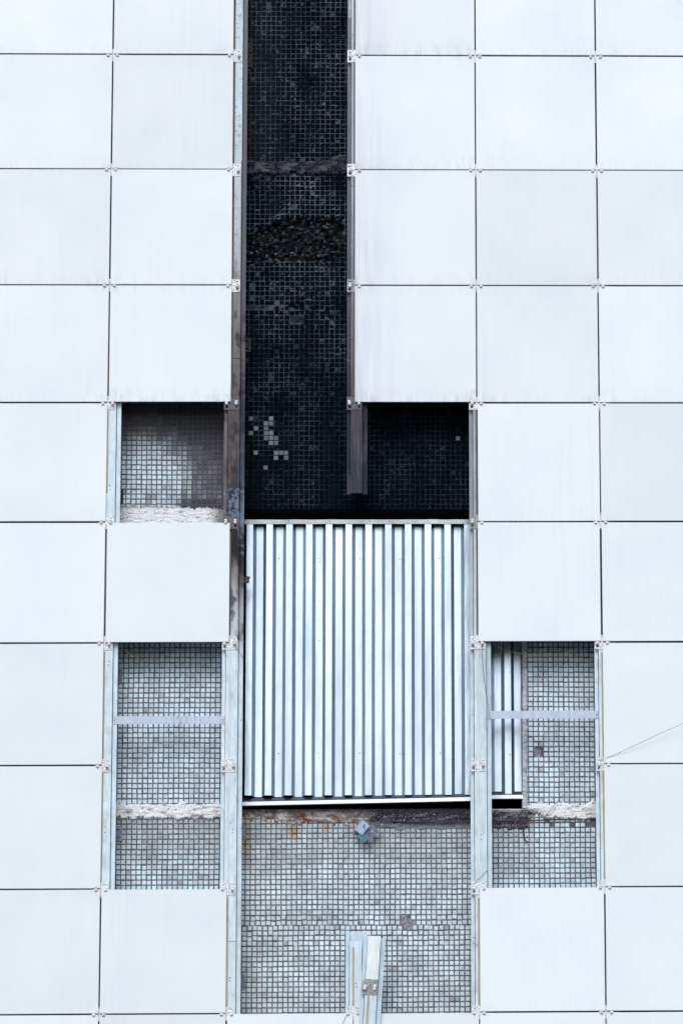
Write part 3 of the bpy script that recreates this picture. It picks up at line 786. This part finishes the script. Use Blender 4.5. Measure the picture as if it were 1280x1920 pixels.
for px, py in ((523, 1047), (599, 1047), (599.5, 1054), (675, 1047), (749.5, 1048), (823, 1047), (599, 1127), (599, 1201), (522, 1413), (597, 1413), (598, 1421), (674, 1412), (750, 1413), (825, 1412), (955, 1260), (955, 1415)):
    k = (at(px, py, YS).x - xc0) % pitch
    yy = YS - dep - .0008 if k < cw + .004 else YS - .0015
    if px < 605: yy -= .0015
    p = at(px, py, yy); o = link('screw', rvm, sh, (p.x + SL[0], yy + SL[1], p.z + SL[2]))
for px in (467, 541, 618, 693, 729, 802, 876):
    yy = YS - dep - .0072; p = at(px, 977, yy); link('screw', rvm, sh, (p.x + SL[0], yy + SL[1], p.z + SL[2]))

# ------------------------------------------------------------------ flat cross bars
def crossbar(x0, x1, yc, label, seed):
    Y = .030; a = at(x0, yc, Y); b_ = at(x1, yc, Y)
    root = empty('crossbar', ((a.x + b_.x) / 2, Y, (a.z + b_.z) / 2), label, 'crossbar', 'flat steel bars between the rails')
    hw = (b_.x - a.x) / 2; mb = MB()
    n = 50; vs = []; cs = []
    for i in range(n + 1):
        x = -hw + 2 * hw * i / n
        for z, y in ((-.0195, 0), (.0195, 0), (.0195, .003), (-.0195, .003)):
            vs.append((x, y + .0006 * nz(x * 8, seed), z)); q = fbm(x * 60 + seed, z * 50, seed)
            cs.append((*mix((.50, .56, .66), (.18, .18, .27), sm(.15, .55, q) * (.75 if x > .02 and seed == 1 else .25)), .8))
    fs = [(i * 4 + k, i * 4 + (k + 1) % 4, i * 4 + 4 + (k + 1) % 4, i * 4 + 4 + k) for i in range(n) for k in range(4)] + [(0, 1, 2, 3), (n * 4 + 3, n * 4 + 2, n * 4 + 1, n * 4)]
    mb.add(vs, fs, cs); mb.build('bar', M_rail, root, fixn=True)
    for s in (-1, 1): link('rivet', rvm, root, (s * (hw - .008), -.0006, 0))
crossbar(212.5, 421, 1350, 'grey flat crossbar with dark scratches in the lower left opening', 1)
crossbar(914, 1121, 1340, 'grey flat crossbar in the lower right opening, crossing the end of the corrugated sheet', 2)

# ------------------------------------------------------------------ wall brackets behind the rails
def bracket_mesh(mat, lobe=True):
    mb = MB()
    def slot(cx, cz, l=.011, h=.0042): return [(cx + sx * (l - h) + h * math.cos(a), cz + h * math.sin(a)) for sx, rng in ((1, (-90, -45, 0, 45, 90)), (-1, (90, 135, 180, 225, 270))) for a in map(R, rng)]
    for z in (.019, -.021):
        q = plate(rect(-.035, .035, z - .0165, z + .0165), [slot(.012, z), slot(-.018, z)], .003, 0); mb.add(q.v, q.f)
    q = plate(rect(-.035, -.031, -.0375, .0355), [], .150, -.150); mb.add(q.v, q.f)
    mb.box(-.034, .034, .0005, .0035, -.0045, .0025)
    return mb
brm = bracket_mesh(M_brk).mesh('bracket_plate', M_brk); brb = bracket_mesh(M_black).mesh('bracket_plate_sooted', M_black)
bolt = MB(); bolt.add([(math.cos(k * math.tau / 6) * .008, 0, math.sin(k * math.tau / 6) * .008) for k in range(6)] + [(math.cos(k * math.tau / 6) * .008, -.006, math.sin(k * math.tau / 6) * .008) for k in range(6)],
                      [(k, (k + 1) % 6, 6 + (k + 1) % 6, 6 + k) for k in range(6)] + [tuple(6 + k for k in range(6))]); bolt = bolt.mesh('bolt', M_brk)
def bracket(px, py, label, me, flip=1, off=.018):
    p = at(px, py, YW - .012)
    root = empty('wall_bracket', (p.x - off * flip, YW - .008, p.z), label, 'bracket', 'slotted wall brackets behind the rails')
    o = link('bracket_plate', me, root, (0, 0, 0))
    if flip < 0: o.rotation_euler = (0, math.pi, 0)
    link('bolt', bolt, root, (.0, -.001, .019))
bracket(223, 1563, 'slotted bracket beside the left rail just below the lower plaster band', brm)
bracket(223, 1268, 'slotted bracket in the shade at the top of the lower left opening', brm)
bracket(225, 930, 'dark slotted bracket above the plaster ledge in the upper left opening', brb)
bracket(456, 1560, 'slotted bracket beside the rust stains under the metal sheet', brm, off=.024)
bracket(455, 1841, 'slotted bracket low in the middle opening beside the left rail', brm, off=.024)
bracket(467, 84, 'sooted bracket near the top of the burnt shaft', brb)
bracket(467, 112, 'sooted bracket just under the topmost one in the burnt shaft', brb)
bracket(468, 312, 'sooted bracket at the scorched ledge of the burnt shaft', brb)
bracket(464, 646, 'sooted bracket in the middle of the burnt shaft', brb)
# small charred piece at the edge of the rail in front of the sheet
p = at(463, 1086, .05); root = empty('charred_bracket', p, 'small charred metal tab sticking out of the rail over the left edge of the sheet', 'bracket')
m = MB(); q = plate([(-.022, -.018), (.010, -.020), (.012, .004), (.016, .006), (.015, .014), (-.006, .015), (-.008, .010), (-.024, .008)], [circ(-.002, -.004, .003)], .003, 0); m.add(q.v, q.f); m.build('tab', M_black, root)
m = MB(); m.box(-.024, -.021, 0, .03, -.016, .008); m.build('tab_leg', M_black, root)
# loose twisted bracket under the sheet
p = at(685, 1562, YW - .05); root = empty('twisted_bracket', p, 'bent blue grey slotted bracket hanging askew under the metal sheet', 'bracket')
def slot(cx, cz, l, h): return [(cx + h * math.cos(a), cz + sz * (l - h) + h * math.sin(a)) for sz, rng in ((1, (0, 45, 90, 135, 180)), (-1, (180, 225, 270, 315, 360))) for a in map(R, rng)]
q = plate(rect(-.021, .021, -.034, .034), [slot(.002, .004, .017, .0055)], .003, 0); o = q.build('slotted_leg', M_brk, root, loc=(.019, -.004, -.002)); o.rotation_euler = (R(8), R(38), R(22))
q = plate(rect(-.024, .018, -.026, .026), [slot(0, .010, .010, .0045)], .003, 0); o = q.build('slotted_plate', mat_zinc('blue_zinc', (.22, .30, .40), .5, .2, (.2, .25, .3), .6), root, loc=(-.012, -.022, .018)); o.rotation_euler = (R(-12), R(38), R(-14))
q = plate([(-.022, -.014), (.016, -.018), (.024, .010), (-.018, .016)], [circ(.002, .006, .003)], .003, 0); o = q.build('folded_flap', mat_zinc('teal_zinc', (.15, .28, .36), .55, .1, (.14, .2, .24), .6), root, loc=(-.010, -.018, -.020)); o.rotation_euler = (R(24), R(35), 0)
q = plate([(-.02, -.012), (.012, -.012), (.016, .012), (-.016, .014)], [], .003, 0); o = q.build('back_tab', M_brk, root, loc=(-.030, .012, .002)); o.rotation_euler = (0, R(20), R(30))
m = MB(); m.tube([(0, .043, .002), (0, -.026, .012)], .006, 8); m.build('bolt', M_brk, root)
root.scale = (1.18, 1.18, 1.18)

# ------------------------------------------------------------------ wires and rebar
def wire(name, pts, r, mat, label, cat, group=None):
    ps = [at(a, b_, Y) for a, b_, Y in pts]
    # Catmull-Rom
    out = []
    for i in range(len(ps) - 1):
        a = ps[max(0, i - 1)]; b_ = ps[i]; c_ = ps[i + 1]; d_ = ps[min(len(ps) - 1, i + 2)]
        for k in range(8):
            t = k / 8; out.append(.5 * ((2 * b_) + (c_ - a) * t + (2 * a - 5 * b_ + 4 * c_ - d_) * t * t + (3 * b_ - a - 3 * c_ + d_) * t ** 3))
    out.append(ps[-1]); o0 = out[0].copy()
    m = MB(); m.tube([p - o0 for p in out], r, 6)
    o = m.build(name, mat, None, smooth=True, loc=o0, fixn=True); tag(o, label, cat, group); return o
wire('wire', [(218, 1204, .05), (228, 1214, .06), (240, 1223, .07), (255, 1232, .09), (272, 1239, .12)], .0016, M_rope, 'grey cord hanging into the top corner of the lower left opening', 'wire')
wire('wire', [(440, 1209, .004), (445, 1217, .006), (450, 1224, .012), (456, 1233, .03)], .0010, M_wire, 'thin dark wire hanging from the plate beside the top of the lower left opening', 'wire')
wire('wire', [(922, 1204, .05), (935, 1214, .06), (955, 1221, .07), (985, 1227, .08), (1020, 1229, .08), (1055, 1225, .07), (1080, 1217, .06), (1102, 1204, .05)], .0010, M_rope, 'thin cord sagging in an arc across the lower right opening', 'wire')
wire('wire', [(903, 1212, .004), (904, 1240, .008), (908, 1280, .009), (914, 1320, .010), (919, 1348, .012)], .0010, M_wire, 'dark wire running down the right rail to the crossbar', 'wire')
wire('wire', [(890, 1654, .002), (900, 1645, .004), (913, 1632, .008), (913.4, 1645, .012), (913.6, 1664, .014)], .0010, M_wire, 'short bent wire at the lower plate of the right rail', 'wire')
wire('cord', [(1122, 1427, .006), (1160, 1411, -.01), (1220, 1383, -.03), (1300, 1347, -.06), (1380, 1310, -.09)], .0010, M_wire, 'taut thin cord running over the white panels to the right edge', 'cord')
wire('wire', [(651, 1901, -.004), (647, 1908, -.006), (641, 1922, -.006), (636, 1940, -.005)], .0010, M_wire, 'short wire hanging from the clip at the foot of the short rail', 'wire')
wire('wire', [(1058, 1488, .17), (1045, 1502, .165), (1030, 1520, .165), (1008, 1548, .17)], .0014, M_wire, 'stiff wire slanting over the plaster in the lower right opening', 'wire')
wire('wire', [(872, 1800, .18), (866, 1815, .172), (862, 1835, .172), (858, 1850, .18)], .0010, M_wire, 'curled thin wire on the tiles near the foot of the right rail', 'wire')
wire('wire', [(873, 1808, .178), (870, 1822, .170), (866, 1842, .176)], .0008, M_rope, 'frayed pale wire next to the curled one near the right rail', 'wire')
wire('reinforcing_bar', [(735, 1540, .188), (800, 1541, .183), (880, 1540, .182), (985, 1538.5, .182), (1060, 1536, .184), (1122, 1535, .190)], .0034, M_rust, 'rusty reinforcing bar lying bare along the sill mortar', 'steel bar')
wire('reinforcing_bar', [(975, 1540, .186), (979, 1552, .184), (981, 1566, .182), (985, 1577, .182), (990, 1578, .184)], .0028, M_rust, 'short bent rusty bar end sticking down over the tiles', 'steel bar')
